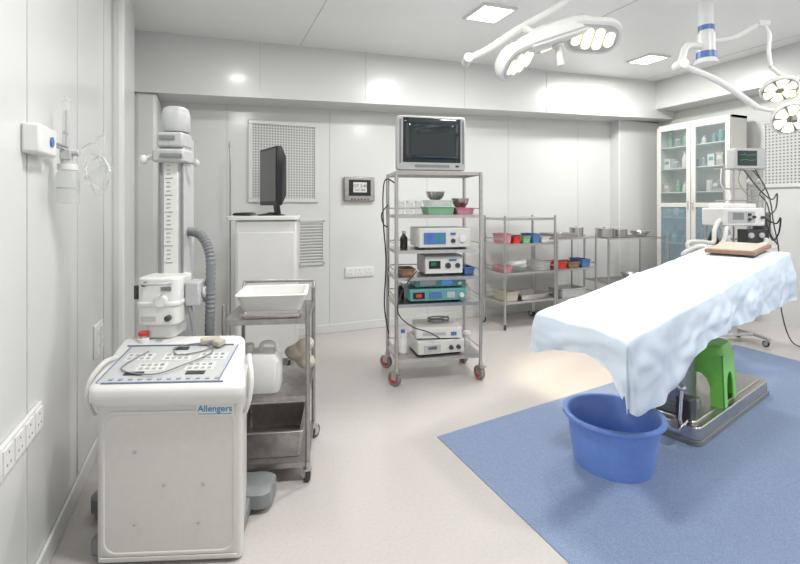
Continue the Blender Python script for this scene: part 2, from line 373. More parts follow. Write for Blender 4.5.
P('bracket_knob',X,B().cyl((cx-.13,cy-.08,1.74),(cx-.07,cy-.06,1.76),.012).ell((cx-.135,cy-.08,1.735),(.02,.02,.024)),WHITE)
P('bracket_knob',X,B().cyl((cx+.07,cy-.06,1.73),(cx+.12,cy-.06,1.72),.01).ell((cx+.125,cy-.06,1.72),(.016,.016,.02)),GREYL)
P('bracket_trim',X,B().box((cx+.02,cy-.118,1.755),(.11,.01,.02)).box((cx-.01,cy-.098,1.85),(.08,.01,.02)),GREY,bevel=.002)
P('tube_head',X,B().rbox(.20,.2,.04,.91,1.145,(cx,cy-.13)).rbox(.21,.21,.04,1.0,1.03,(cx,cy-.13)).cyl((cx+.02,cy-.2,1.03),(cx+.02,cy-.24,1.03),.035).rbox(.15,.16,.03,.84,.91,(cx,cy-.12)),WHITE,bevel=.01)
P('side_motor',X,B().box((cx+.14,cy-.1,1.05),(.07,.12,.12)).cyl((cx+.175,cy-.1,1.05),(cx+.19,cy-.1,1.05),.03),GREYL,bevel=.01)
P('collimator_knob',X,B().cyl((cx+.06,cy-.23,.95),(cx+.06,cy-.26,.95),.014),DARK,bevel=.003)
P('collimator_knob',X,B().cyl((cx-.055,cy-.23,1.115),(cx-.055,cy-.25,1.115),.011),DARK,bevel=.003)
P('joystick',X,B().box((cx-.12,cy-.12,1.06),(.05,.025,.025)).cyl((cx-.15,cy-.12,1.02),(cx-.15,cy-.12,1.09),.013),DARK,bevel=.003)
P('rating_label',X,B().box((cx-.04,cy-.2315,.945),(.07,.003,.025)),GREYL)
P('rating_label',X,B().box((cx+.045,cy-.2315,1.09),(.05,.003,.02)),GREY)
P('head_grip',X,B().tube([(cx-.07,cy-.23,1.12),(cx-.04,cy-.27,1.12),(cx+.04,cy-.27,1.12),(cx+.07,cy-.23,1.12)],.006),GREYL)
P('lower_housing',X,B().rbox(.13,.15,.03,.75,.85,(cx,cy-.1)),GREYL,bevel=.01)
P('corrugated_hose',X,B().tube([(cx+.05,cy,1.36),(cx+.13,cy-.02,1.34),(cx+.19,cy-.05,1.24),(cx+.205,cy-.08,1.05),(cx+.20,cy-.08,.86),(cx+.18,cy-.03,.6),(cx+.12,cy,.4)],.022,seg=12,sub=16,ridge=.18),RUB)
P('signal_cable',X,B().tube([(cx+.12,cy-.14,1.0),(cx+.15,cy-.16,.85),(cx+.12,cy-.12,.7),(cx+.1,cy-.02,.5)],.012),GREY)
# ---------------------------------------------------------------- stainless trolley beside it
TL=trolley('instrument_trolley','worn stainless steel trolley beside the x-ray machine',F(2.70,-.745),VA+7,.46,.5,.97,(.885,.47,.11),rails=False,r=.04,sm=STEELD,lm=STEELD)
P('push_bar',TL,B().tube([(-.218,.24,.94),(-.218,.27,1.0),(-.18,.275,1.01),(.18,.275,1.01),(.218,.27,1.0),(.218,.24,.94)],.01),STEELD)
P('plastic_tray',None,B().basin(.38,.34,.10,.03,.012,r=.03),WHITE,label='large shallow white plastic tray lying on the trolley top',cat='tray',loc=onto(TL,-.0,.05,.888),rot=(0,0,VA+9),bevel=.003)
P('instrument_tray',None,B().basin(.3,.07,.02,.005,.003,r=.01),STEEL,label='narrow stainless steel instrument tray on the trolley edge',cat='tray',loc=onto(TL,.02,-.19,.888),rot=(0,0,VA+7))
J=T('plastic_jug','white plastic jerry can with handle on the trolley shelf','jug',onto(TL,-.055,-.11,.473),VA+8)
P('body',J,B().loft([[(x,y,z) for x,y in rr(w_,d_,.03,4,ox,0)] for z,w_,d_,ox in ((0,.22,.18,0),(.01,.23,.19,0),(.17,.23,.19,0),(.205,.18,.15,0),(.21,.11,.1,-.03))]),WHITE,smooth=40)
P('handle',J,B().tube([(-.0,.0,.19),(.01,.0,.245),(.05,0,.255),(.085,0,.24),(.09,0,.19)],.011),WHITE)
P('cap',J,B().cyl((-.06,0,.2),(-.06,0,.25),.028),WHITE,bevel=.003)
b=B()
for i in range(5):
    a=i*1.3; b.ell((.03*math.cos(a),.03*math.sin(a),.07+.025*i),(.06,.07,.045),rot=(20*math.sin(a),15,30*i))
P('folded_cloth',None,b,BEIGE,label='crumpled beige cloth bundle on the trolley shelf',cat='cloth',loc=onto(TL,.15,.10,.473))
P('metal_basin',None,B().basin(.36,.38,.14,.01,.01,r=.02),STEELD,label='grey metal open basin on the trolley bottom shelf',cat='basin',loc=onto(TL,0,0,.113),rot=(0,0,VA+7),bevel=.003)
# ---------------------------------------------------------------- white workstation cart + monitor
W=T('workstation_cart','tall plain white cabinet cart with overhanging top','equipment cart',F(4.42,-1.28),-13)
P('body',W,B().box((0.02,0,.72),(.54,.44,1.27)),WHITE,bevel=.012)
P('top',W,B().rbox(.64,.5,.05,1.36,1.40,(-.01,0)),WHITE,bevel=.008)
P('front_door',W,B().box((.02,-.224,.7),(.50,.01,1.1)),WHITE,bevel=.004)
for sx in (-1,1):
    for sy in (-1,1): caster(W,sx*.22,sy*.17,.035)
P_=T('drip_pole','thin steel pole standing beside the white cart','pole',onto(W,-.36,.12,0),0)
P('pole',P_,B().cyl((0,0,.02),(0,0,2.12),.009),STEEL)
P('base',P_,B().lathe([(.11,0),(.11,.012),(.03,.03),(.012,.05)]),STEEL)
P('clamp',P_,B().cyl((0,0,2.06),(0,0,2.10),.014),GREYL)
M_=T('computer_monitor','black computer monitor seen nearly edge-on, on the white cart','monitor',onto(W,.04,.0,1.401),-13-64)
P('stand',M_,B().lathe([(.13,0),(.13,.008),(.04,.02),(.02,.03)]).box((0,.05,.12),(.09,.035,.22),rot=(8,0,0)),BLACK,bevel=.003)
P('housing',M_,B().loft([[(x,y,z) for x,z in rr(w_,h_,.015,3,0,.37)] for y,w_,h_ in ((-.03,.46,.55),(.02,.46,.55),(.08,.36,.38))]),BLACK,bevel=.002)
P('screen',M_,B().box((0,-.032,.38),(.42,.004,.49)),SCREEN)
P('keyboard',None,B().box((0,0,.012),(.15,.38,.018)).box((-.005,0,.024),(.12,.35,.006),m=1),[BLACK,DARK],label='black keyboard on the white cart in front of the monitor',cat='keyboard',loc=onto(W,-.2,-.02,1.402),rot=(0,0,-13),bevel=.003)
# ---------------------------------------------------------------- endoscopy tower
TW=trolley('equipment_tower','tall stainless steel tower trolley with six shelves and red-hubbed castors',F(4.09,.29),VA+11,.76,.46,1.78,(1.78,1.416,1.12,.893,.673,.218),rails=True,r=.06,wm=RED,leg=.016)
TR=VA+11
P('cable',TW,B().tube([(-.3,.2,1.70),(-.40,.2,1.72),(-.43,.1,1.4),(-.40,.12,1.0),(-.41,.15,.6),(-.38,.1,.35)],.006),BLACK)
P('cable',TW,B().tube([(-.37,.2,1.5),(-.43,.18,1.42),(-.42,.15,1.33),(-.38,.15,1.3)],.006),BLACK)
P('cable',TW,B().tube([(-.2,-.235,.95),(-.32,-.25,.8),(-.36,-.245,.62),(-.25,-.245,.5),(-.1,-.24,.44),(.0,-.22,.38)],.005),DARK)
V=T('crt_television','boxy grey CRT television with dark curved screen on the tower','television',onto(TW,-.08,-.02,1.786),TR+2)
P('front_bezel',V,B().loft([[(x,y,z) for x,z in rr(w_,h_,.02,4,0,.228)] for y,w_,h_ in ((-.14,.57,.43),(-.15,.59,.45),(-.222,.59,.45),(-.232,.57,.435))]),GREYL,smooth=40)
P('screen_surround',V,B().box((0,-.232,.252),(.50,.01,.37)),BLACK,bevel=.006)
P('screen',V,B().loft([[(x,y,z) for x,z in rr(w,h,.03,4,0,.257)] for y,w,h in ((-.234,.465,.34),(-.245,.455,.33),(-.252,.35,.24),(-.2545,.15,.1))]),SCREEN,smooth=60)
P('control_strip',V,B().box((0,-.233,.038),(.3,.006,.022)),GREY)
for s_ in (-1,1): P('speaker_grille',V,B().box((s_*.272,-.231,.24),(.018,.006,.36)),GREY)
P('power_button',V,B().box((.22,-.236,.038),(.03,.006,.014)),DARK)
P('rear_housing',V,B().loft([[(x,y,z) for x,z in rr(w,h,.03,4,0,.22)] for y,w,h in ((-.14,.55,.42),(-.05,.52,.38),(.16,.32,.27),(.2,.30,.25))]),GREY)
def device(name,label,cat,t,x,y,z,w,d,h,bm,fm,feats,rot=0):
    o=T(name,label,cat,onto(t,x,y,z),math.degrees(t.rotation_euler[2])+rot)
    P('housing',o,B().box((0,0,h/2+.008),(w,d,h-.008)),bm,bevel=.008)
    P('front_panel',o,B().box((0,-d/2-.004,h/2+.005),(w*.97,.01,h*.86)),fm,bevel=.003)
    for s_ in (-1,1): P('foot',o,B().box((s_*w*.4,0,.006),(.03,d*.8,.012)),DARK)
    for (k,fx,fz,fw,fh,m) in feats:
        yy=-d/2-.012; fx*=w; fz*=h
        if k=='d': P('display',o,B().box((fx,yy,fz),(fw*w,.006,fh*h)),m,bevel=.001)
        if k=='k': P('knob',o,B().cyl((fx,yy+.004,fz),(fx,yy-.018,fz),fw,fw*.85,seg=18),m,bevel=.002)
        if k=='b': P('button',o,B().box((fx,yy,fz),(fw*w,.008,fh*h)),m,bevel=.001)
    return o
device('camera_control_unit','white imaging unit with blue front panel and round dial','medical device',TW,.06,-.01,1.125,.46,.34,.175,WHITE,CREAM,
 [('d',-.2,.52,.42,.56,BLUED),('d',-.3,.55,.12,.36,BLUDIS),('d',-.1,.55,.14,.36,GREEND),('k',.33,.5,.035,0,WHITE),('k',.15,.4,.02,0,DARK),('b',.15,.74,.1,.12,BLUED)])
device('light_source','small metallic light source unit with knobs and blue label','medical device',TW,.06,0,.898,.34,.3,.165,GREYL,WHITE,
 [('d',-.25,.55,.3,.4,BLACK),('d',-.28,.6,.14,.2,GREEND),('k',.1,.5,.026,0,DARK),('k',.35,.5,.022,0,DARK),('b',.22,.78,.2,.1,BLUED)])
device('electrosurgical_unit','teal electrosurgical generator with lit displays','medical device',TW,.0,-.01,.678,.50,.34,.105,TEAL,TEAL,
 [('d',-.34,.55,.2,.5,BLACK),('d',-.34,.55,.1,.3,REDDIS),('d',-.05,.55,.22,.5,BLUED),('d',.22,.55,.14,.5,GREYL),('k',.41,.5,.022,0,WHITE)])
device('insufflator','flat teal and white insufflator stacked on another unit','medical device',TW,.03,0,.792,.46,.3,.08,TEAL,TEAL,
 [('d',-.25,.55,.3,.5,GREYL),('d',.12,.55,.2,.4,BLUDIS),('k',.36,.5,.018,0,WHITE)])
device('suction_console','white console with displays on the lowest tower shelf','medical device',TW,.02,0,.222,.42,.34,.12,WHITE,CREAM,
 [('d',-.2,.5,.35,.5,GREYL),('d',-.2,.55,.2,.25,BLUED),('k',.2,.5,.02,0,DARK),('k',.36,.5,.02,0,DARK)],rot=4)
device('recorder_unit','cream box-shaped recorder stacked on the white console','medical device',TW,.03,.0,.348,.40,.3,.10,CREAM,WHITE,
 [('d',-.1,.5,.5,.25,GREYL),('b',.32,.5,.12,.3,BLUED)],rot=-6)
P('cable_coil',None,B().tube([(.1*math.cos(a*.7),.06*math.sin(a*.7),.012+.003*a) for a in range(18)],.006,sub=3),GREY,label='coiled grey cable lying on top of the cream recorder',cat='cable',loc=onto(TW,.05,-.01,.449))
def tub(name,label,cat,t,x,y,z,w,d,h,m,g=None,rot=0,lid=None):
    o=P(name,None,B().basin(w,d,h,.008,.004,r=.012),m,label=label,cat=cat,group=g,loc=onto(t,x,y,z),rot=(0,0,math.degrees(t.rotation_euler[2])+rot)); return o
def bowl(label,loc,r,h,m=None,g=None,name='steel_bowl'):
    return P(name,None,B().lathe([(r*.5,0),(r*.8,h*.35),(r,h),(r*1.06,h),(r*1.06,h+.003),(r*.96,h+.002),(r*.76,h*.38),(r*.45,.004)]),m or STEEL,label=label,cat='bowl',loc=loc,group=g)
def bottle(label,loc,r,h,m,g=None,capm=None,name='bottle'):
    o=T(name,label,'bottle',loc,random.randint(0,90),group=g)
    P('body',o,B().lathe([(r*.9,0),(r,.005),(r,h*.62),(r*.45,h*.78),(r*.42,h*.88),(r*.4,h*.88)],seg=16),m)
    P('cap',o,B().cyl((0,0,h*.87),(0,0,h),r*.5,seg=12),capm or WHITE)
def jar(label,loc,r,h,m,g=None,name='jar'):
    o=T(name,label,'jar',loc,group=g)
    P('body',o,B().lathe([(r*.9,0),(r,.006),(r,h*.82),(r*.85,h*.86)],seg=16),m)
    P('lid',o,B().cyl((0,0,h*.85),(0,0,h),r*.95,seg=16),WHITE,bevel=.002)
tub('storage_box','muted green plastic box on the upper tower shelf','box',TW,.04,-.02,1.419,.24,.24,.06,GREENM)
tub('storage_box','pink plastic box on the upper tower shelf','box',TW,.26,-.02,1.419,.16,.24,.05,PINK)
tub('storage_box','pale clear plastic box on stacked boxes in the tower','box',TW,.04,-.02,1.487,.22,.22,.05,CLEAR,rot=4)
bowl('shiny steel bowl on stacked boxes in the tower',onto(TW,.02,-.02,1.545),.085,.07)
bowl('shiny steel bowl on stacked boxes in the tower',onto(TW,.25,-.02,1.477),.08,.08)
for i,x in enumerate((-.3,-.22,-.14)): jar('small clear jar with white lid on the tower shelf',onto(TW,x,-.04,1.419),.032,.12,CLEAR,'jars on the tower shelf')
bottle('small dark bottle with white cap on the tower',onto(TW,-.27,-.04,1.123),.033,.15,BLACK)
bottle('small black bottle with white cap on the tower',onto(TW,-.30,-.04,.676),.033,.15,BLACK)
tub('storage_box','small brown tray beside the light source','box',TW,-.25,-.03,.898,.12,.2,.05,BROWN)
tub('storage_box','small blue tray beside the light source','box',TW,.3,-.03,.898,.1,.2,.05,BLUED)
bottle('white bottle on the lowest tower shelf',onto(TW,-.28,-.05,.221),.04,.2,WHITE,capm=BLUED)
jar('clear jar with white lid on the lowest tower shelf',onto(TW,.31,-.03,.221),.035,.15,CLEAR)
jar('clear jar with white lid beside the teal unit',onto(TW,.31,-.03,.676),.03,.12,CLEAR)
# ---------------------------------------------------------------- other trolleys
T2=trolley('instrument_trolley','stainless steel four-shelf trolley with coloured boxes along the wall',(3.66,4.80,0),0,.78,.46,1.37,(1.34,1.03,.68,.33),r=.04,sm=STEEL,lm=STEEL,leg=.016)
T3=trolley('instrument_trolley','low stainless steel trolley with trays along the wall',(4.43,4.84,0),0,.68,.46,1.12,(1.08,.68,.30),r=.04,leg=.015)
T4=trolley('wire_rack_table','steel rack table with a wire mesh top near the glass cabinet',(5.4,4.72,0),-6,1.0,.5,1.08,(1.05,.45),rails=False,r=.04,wire=True,leg=.015)
cols=[(PINK,'pink'),(RED,'red'),(GREENM,'green'),(BLUED,'blue'),(WHITE,'white')]
for i,(m,nm) in enumerate(cols):
    tub('storage_box','small %s plastic box on the trolley shelf'%nm,'box',T2,-.295+i*.145,-.04,1.033,.11,.25,(.11,.07,.08,.10,.06)[i],m,'coloured boxes on the trolley shelf')
b=B()
for i in range(7):
    a=i*1.1; b.ell((.08*math.cos(a),.05*math.sin(a),.06+.008*i),(.08,.06,.04),rot=(8,10,40*i))
P('gauze_pile',None,b,WHITE,label='heap of white gauze packs on the trolley shelf',cat='gauze',loc=onto(T2,-.08,-.03,.684))
tub('storage_box','clear plastic box on the trolley shelf','box',T2,.25,-.04,.683,.20,.28,.1,CLEAR)
tub('storage_box','pink plastic tray on the trolley shelf','box',T2,-.30,-.04,.683,.11,.28,.06,PINK)
tub('storage_box','steel tray on the lower trolley shelf','tray',T2,.12,-.02,.333,.42,.3,.05,STEEL)
tub('storage_box','beige box on the lower trolley shelf','box',T2,-.24,-.04,.333,.2,.26,.1,BEIGE)
tub('instrument_tray','flat steel instrument tray on the low trolley','tray',T3,-.1,0,1.083,.38,.32,.04,STEEL)
tub('storage_box','red box on the low trolley shelf','box',T3,-.2,-.04,.683,.18,.25,.07,RED)
tub('storage_box','brown box on the low trolley shelf','box',T3,.02,-.04,.683,.18,.25,.06,BROWN)
tub('storage_box','blue box on the low trolley shelf','box',T3,.22,-.04,.683,.14,.25,.09,BLUED)
tub('storage_box','grey box on the low trolley bottom shelf','box',T3,0,-.04,.303,.4,.28,.1,GREYL)
def drum(label,loc,r,h):
    o=T('steel_drum',label,'sterilising drum',loc,group='steel drums on the rack')
    P('body',o,B().cyl((0,0,0),(0,0,h),r,seg=28),STEEL,bevel=.003)
    P('lid',o,B().cyl((0,0,h),(0,0,h+.02),r*1.03,seg=28).cyl((0,0,h+.02),(0,0,h+.04),.015),STEEL,bevel=.002)
drum('round stainless steel sterilising drum on the low trolley',onto(T3,.22,.02,1.085),.09,.09)
drum('round stainless steel sterilising drum on the wire rack',onto(T4,-.35,0,1.062),.12,.1)
drum('round stainless steel sterilising drum on the wire rack',onto(T4,-.05,.05,1.062),.1,.08)
bowl('shallow steel bowl on the wire rack',onto(T4,.25,0,1.062),.13,.07)
bowl('shallow steel bowl on the wire rack lower shelf',onto(T4,.1,0,.462),.14,.08)
# ---------------------------------------------------------------- glass cabinet (front faces -X)
K=T('glass_cabinet','tall white metal medicine cabinet with two glazed doors','cabinet',(6.32,4.29,0),-90)
w,d,h=1.04,.32,2.66
P('carcass',K,B().box((-w/2+.01,0,h/2+.03),(.02,d,h-.06)).box((w/2-.01,0,h/2+.03),(.02,d,h-.06)).box((0,0,h-.02),(w,d,.04)).box((0,0,.1),(w,d,.08)).box((0,d/2-.008,h/2),(w,.012,h-.1)).box((0,-d/2+.01,h/2),(.03,.02,h-.1)),CREAM,bevel=.003)
sz=[.5,.95,1.32,1.68,2.02,2.33]
for z in sz: P('shelf',K,B().box((0,.0,z),(w-.05,d-.06,.015)),CREAM)
for s_ in (-1,1):
    cxx=s_*w/4; dw=w/2-.01
    dr=P('door',K,B().box((cxx-dw/2+.03,-d/2-.012,h/2+.04),(.06,.022,h-.14)).box((cxx+dw/2-.03,-d/2-.012,h/2+.04),(.06,.022,h-.14)).box((cxx,-d/2-.012,h-.06),(dw-.12,.022,.07)).box((cxx,-d/2-.012,1.5),(dw-.12,.022,.06)).box((cxx,-d/2-.012,.17),(dw-.12,.022,.1)),CREAM,bevel=.003)
    P('glass_pane',dr,B().box((cxx,-d/2-.01,2.05),(dw-.11,.005,1.06)),GLASS,smooth=0)
    P('glass_pane',dr,B().box((cxx,-d/2-.01,.85),(dw-.11,.005,1.27)),GLASB,smooth=0,label='blue-tinted lower glass pane')
    P('handle',dr,B().box((s_*.035,-d/2-.035,1.5),(.014,.02,.12)),CHROME,bevel=.004)
mm=[(CLEAR,'clear'),(WHITE,'white'),(GREENM,'green'),(WHITE,'white'),(TEAL,'teal'),(CLEAR,'clear'),(BEIGE,'beige')]
for zi,z in enumerate(sz[1:]):
    x=-.44
    while x<.44:
        m,nm=random.choice(mm); hh=random.uniform(.12,.24)
        if abs(x)>.03:
            lc=onto(K,x,-.03+random.uniform(-.02,.04),z+.008)
            k=random.random()
            if k<.45: bottle('%s medicine bottle on a cabinet shelf'%nm,lc,.035,hh,m,'supplies in the glass cabinet')
            elif k<.75: jar('%s jar with white lid on a cabinet shelf'%nm,lc,.042,hh*.8,m,'supplies in the glass cabinet')
            else: P('supply_box',None,B().box((0,0,hh/2),(.09,.14,hh)).box((0,-.0705,hh*.6),(.06,.002,hh*.3),m=1),[m,WHITE if m is not WHITE else TEAL],bevel=.002,label='%s carton of medical supplies on a cabinet shelf'%nm,cat='box',group='supplies in the glass cabinet',loc=lc,rot=(0,0,-90))
        x+=random.uniform(.105,.14)
# ---------------------------------------------------------------- anaesthesia machine
A=T('anaesthesia_machine','white anaesthesia machine with steel frame, hoses and vital-signs monitor','anaesthesia machine',F(5.0,3.62),VA+5)
P('cabinet',A,B().box((0,.05,.62),(.50,.36,.50)),GREYL,bevel=.015)
P('base',A,B().box((0,0,.09),(.50,.04,.03)).box((-.24,0,.09),(.04,.40,.03)).box((.24,0,.09),(.04,.40,.03)).box((0,.05,.24),(.10,.10,.30)),GREYL,bevel=.008)
for z in (.52,.72):
    dr=P('drawer',A,B().box((0,-.14,z),(.44,.02,.16)),WHITE,bevel=.004)
    P('handle',dr,B().box((0,-.155,z),(.16,.015,.015)),GREY)
for sx in (-1,1):
    for sy in (-1,1): caster(A,sx*.24,sy*.18,.033)
b=B()
for x,z1 in ((-.22,1.3),(.0,1.96),(.11,1.92),(.30,2.05),(.40,1.9)): b.cyl((x,.12,.8 if x<.35 else .9),(x,.12,z1),.010)
b.cyl((-.12,.12,1.9),(.48,.12,1.9),.008).cyl((-.1,.12,1.68),(.48,.12,1.68),.008).cyl((-.25,.12,1.12),(.44,.12,1.12),.01).cyl((-.1,.12,1.55),(.46,.12,1.55),.008).cyl((.46,.12,1.2),(.46,.12,1.9),.008)
P('frame_post',A,b,STEEL)
P('worktop',A,B().box((-.02,-.02,1.06),(.64,.42,.03)).box((-.02,.12,.93),(.5,.14,.24)),WHITE,bevel=.008)
P('ventilator',A,B().rbox(.5,.32,.05,1.28,1.47,(-.04,-.04)).box((-.04,-.03,1.49),(.36,.24,.05)),WHITE,bevel=.014)
P('ventilator_panel',A,B().box((-.08,-.202,1.375),(.30,.01,.12)),GREYL,bevel=.002)
P('ventilator_display',A,B().box((-.12,-.208,1.385),(.12,.006,.07)),GREY,bevel=.002)
for x,z in ((.0,1.40),(.0,1.35),(.05,1.375),(.15,1.37)): P('ventilator_knob',A,B().cyl((x,-.2,z),(x,-.225,z),.015),DARK)
P('vaporizer',A,B().cyl((.33,.03,1.13),(.33,.03,1.38),.055).box((.33,-.02,1.18),(.08,.08,.1)),[DARK],bevel=.006)
P('vaporizer_dial',A,B().cyl((.33,.03,1.38),(.33,.03,1.43),.045),[GREYL],bevel=.004)
P('vaporizer',A,B().cyl((.45,.06,1.2),(.45,.06,1.42),.04),[GREY],bevel=.006)
P('absorber',A,B().cyl((-.2,-.08,1.08),(-.2,-.08,1.22),.065),[CLEAR])
P('control_block',A,B().box((.12,-.1,1.16),(.2,.14,.16)).cyl((.05,-.17,1.18),(.05,-.19,1.18),.03,m=1).cyl((.17,-.17,1.18),(.17,-.19,1.18),.03,m=1),[DARK,GREYL],bevel=.006)
P('vital_signs_monitor',A,B().box((.15,.0,2.0),(.36,.12,.22)).box((.15,.0,1.885),(.12,.1,.02)),GREYL,bevel=.012)
P('monitor_screen',A,B().box((.11,-.064,2.005),(.22,.006,.16)),SCREEN)
P('monitor_trace',A,B().tube([(.02,-.069,2.04),(.07,-.069,2.04),(.08,-.069,2.06),(.09,-.069,2.03),(.14,-.069,2.04),(.20,-.069,2.04)],.002,sub=1),[GREEND])
P('monitor_trace',A,B().tube([(.02,-.069,1.98),(.08,-.069,1.99),(.14,-.069,1.98),(.20,-.069,1.985)],.002,sub=1),[GREEND])
P('gauge',A,B().cyl((.28,.1,1.76),(.28,.07,1.76),.035),[GREYL],bevel=.003)
P('gauge',A,B().cyl((.4,.1,1.76),(.4,.07,1.76),.03),[GREYL],bevel=.003)
for s_ in ([(-.2,-.12,1.2),(-.32,-.2,1.34),(-.42,-.25,1.24),(-.46,-.28,1.12),(-.6,-.3,1.13),(-.74,-.3,1.12),(-.72,-.3,1.05),(-.58,-.28,1.04),(-.4,-.2,1.0),(-.2,-.1,.98)],[(-.15,-.14,1.2),(-.28,-.24,1.26),(-.36,-.3,1.14),(-.5,-.36,1.08),(-.68,-.34,1.08),(-.8,-.3,1.0),(-.6,-.24,.95),(-.3,-.1,.95)],[(-.2,-.16,1.16),(-.25,-.26,1.1),(-.1,-.3,1.08),(.1,-.28,1.1),(.2,-.2,1.14)]):
    P('breathing_hose',A,B().tube(s_,.019,sub=12,ridge=.2),CREAM)
P('breathing_bag',A,B().lathe([(.012,.14),(.03,.1),(.055,.02),(.05,-.05),(.015,-.09)],c=(-.33,-.12,1.1)),BLACK,smooth=60)
P('cable',A,B().tube([(.3,.05,1.9),(.42,0,1.6),(.38,-.1,1.3),(.44,-.1,1.0),(.4,-.15,.5),(.5,-.2,.05),(.75,-.3,.02)],.006),DARK)
P('cable',A,B().tube([(.05,-.05,1.9),(-.02,-.1,1.75),(.05,-.15,1.6),(.2,-.18,1.58),(.25,-.12,1.3)],.005),GREY)
P('cable',A,B().tube([(.2,-.03,1.88),(.28,-.1,1.7),(.2,-.12,1.62),(.3,-.1,1.52),(.38,-.06,1.35),(.3,-.12,1.15)],.006),DARK)
P('cable',A,B().tube([(.1,-.03,1.88),(.22,-.1,1.66),(.34,-.12,1.56),(.42,-.1,1.62),(.40,-.1,1.45),(.26,-.14,1.36),(.3,-.14,1.2),(.42,-.1,1.08)],.007),DARK)
P('cable',A,B().tube([(.3,.0,1.4),(.40,-.1,1.3),(.48,-.08,1.36),(.5,-.04,1.2),(.38,-.1,1.12),(.28,-.16,1.18)],.008),BLACK)
P('cable',A,B().tube([(-.05,.1,1.9),(-.12,.02,1.72),(-.06,-.04,1.6),(-.14,-.06,1.52)],.005),CREAM)
P('cable',A,B().tube([(.42,.1,1.68),(.50,.05,1.5),(.44,.0,1.25),(.5,-.05,1.05)],.006),CREAM)
# ---------------------------------------------------------------- operating table
OX=F(2.39,.95)
TA=14.1
O=T('operating_table','operating table on a heavy steel base, inclined top under a sheet','operating table',OX,TA)
def tz(x): return .88+.1*x
L_,Wd=2.42,.29
b=B(); b.loft([[(x,y,tz(x)+dz) for x,y in ((.02,-Wd+.01),(L_-.02,-Wd+.01),(L_-.02,Wd-.01),(.02,Wd-.01))] for dz in (-.075,-.006)])
P('mattress',O,b,BLACK,bevel=.01)
b=B(); b.loft([[(x,y,tz(x)+dz) for x,y in ((.05,-Wd+.03),(L_-.05,-Wd+.03),(L_-.05,Wd-.03),(.05,Wd-.03))] for dz in (-.11,-.076)])
P('side_frame',O,b,STEEL)
P('base',O,B().rbox(1.36,.42,.05,.035,.115,(1.66,.03)).rbox(1.26,.34,.04,.115,.13,(1.66,.03)),STEEL,bevel=.006)
P('base_skirt',O,B().rbox(1.38,.44,.05,.006,.035,(1.66,.03)),GREY)
P('column',O,B().rbox(.22,.22,.03,.13,.5,(1.18,.05)).rbox(.18,.18,.03,.5,.92,(1.18,.05)),STEELD,bevel=.004)
P('column_boot',O,B().rbox(.26,.26,.03,.13,.2,(1.18,.05)),GREY,bevel=.01)
P('control_block',O,B().box((1.05,-.08,.2),(.1,.09,.14)),DARK,bevel=.01)
P('pedal',O,B().box((.93,-.08,.13),(.14,.07,.02),rot=(0,-12,0)).cyl((.96,-.08,.13),(.99,-.08,.33),.01).ell((.99,-.08,.34),(.025,.025,.02)),CHROME,bevel=.003)
P('lever',O,B().cyl((1.02,.1,.11),(1.02,.1,.3),.012),CHROME)
# sheet
Lh,Nh=12,16; nt,mt=90,28
us=[-(1-i/Lh) for i in range(Lh)]+[i/nt for i in range(nt+1)]+[1+(i+1)/Lh for i in range(Lh)]
vs=[-1-(1-i/Nh) for i in range(Nh)]+[-1+2*i/mt for i in range(mt+1)]+[1+(i+1)/Nh for i in range(Nh)]
def lerp(xs,ys,x):
    for i in range(len(xs)-1):
        if x<=xs[i+1]:
            t=max(0,(x-xs[i])/(xs[i+1]-xs[i])); return ys[i]*(1-t)+ys[i+1]*t
    return ys[-1]
def crease(a,s):
    "sharp ridge every s metres (fold lines of the packed sheet)"
    q=abs((a/s+.5)%1-.5)*s
    return max(0,1-q/.024)*.007
bm=bmesh.new(); grid=[]
for u in us:
    row=[]
    for v in vs:
        x=min(max(u,0),1)*L_; y=min(max(v,-1),1)*Wd
        ou=0; ov=0; du=dv=0
        if u<0: ou=-u*lerp([-1,-.75,-.2,.5,1],[.27,.17,.13,.17,.23],v); du=-1
        if u>1: ou=(u-1)*.25; du=1
        if v<-1: ov=(-1-v)*lerp([0,.2,.36,.55,.75,1.1,1.7,2.42],[.34,.36,.33,.26,.22,.25,.31,.37],x); dv=-1
        if v>1: ov=(v-1)*lerp([0,.6,2.3],[.22,.2,.22],x); dv=1
        drop=math.hypot(ou,ov)
        if ou and ov: drop*=1-.22*math.sin(2*math.atan2(ov,ou))
        top=tz(x)
        wr=noise.noise(Vector((x*2.2+y*3,y*4-x,1.7)))*.010+abs(noise.noise(Vector((x*4-y*3,y*4+x*2,4))))*.016-.004
        nz=wr+crease(x+.1,.42)+crease(y+.1,.25)
        # the sheet lies askew: its near end corner runs past the table end
        sk=.12*((1-min(max(v,-1),1))/2)**1.3*math.exp(-x/.28)
        if drop<1e-6:
            p=Vector((x-sk,y,top+.010+max(nz,-.007)))
        else:
            hyp=math.hypot(ou,ov)
            dx,dy=du*ou/hyp,dv*ov/hyp
            per=x*1.0+ (0 if dv<=0 else 3)
            if du: per=y*1.2+7*du+math.atan2(ov,ou)*.12
            k=min(drop,.35)
            fold=(math.sin(per*8+2.2*math.sin(per*2.7))*.40+math.sin(per*31+2.5*math.sin(per*6))*.12)*k*.085
            fold+=noise.noise(Vector((x*4+drop*3,y*5,drop*5)))*.030*min(1,drop*5)+abs(noise.noise(Vector((x*7+drop*4,y*7,drop*12))))*.026*min(1,drop*8)+crease(per,.33)*1.2+crease(drop+.02,.17)*.7
            out=.012*min(1,drop*12)+.05*drop+max(fold,-.04*drop-.004)
            if du<0 and dv<0:
                dy=dy*.5+.05*min(1,drop*3)
            p=Vector((x+dx*out-sk,y+dy*out,top+.008-drop*.985))
        row.append(bm.verts.new(p))
    grid.append(row)
for i in range(len(us)-1):
    for j in range(len(vs)-1): bm.faces.new((grid[i][j],grid[i+1][j],grid[i+1][j+1],grid[i][j+1]))
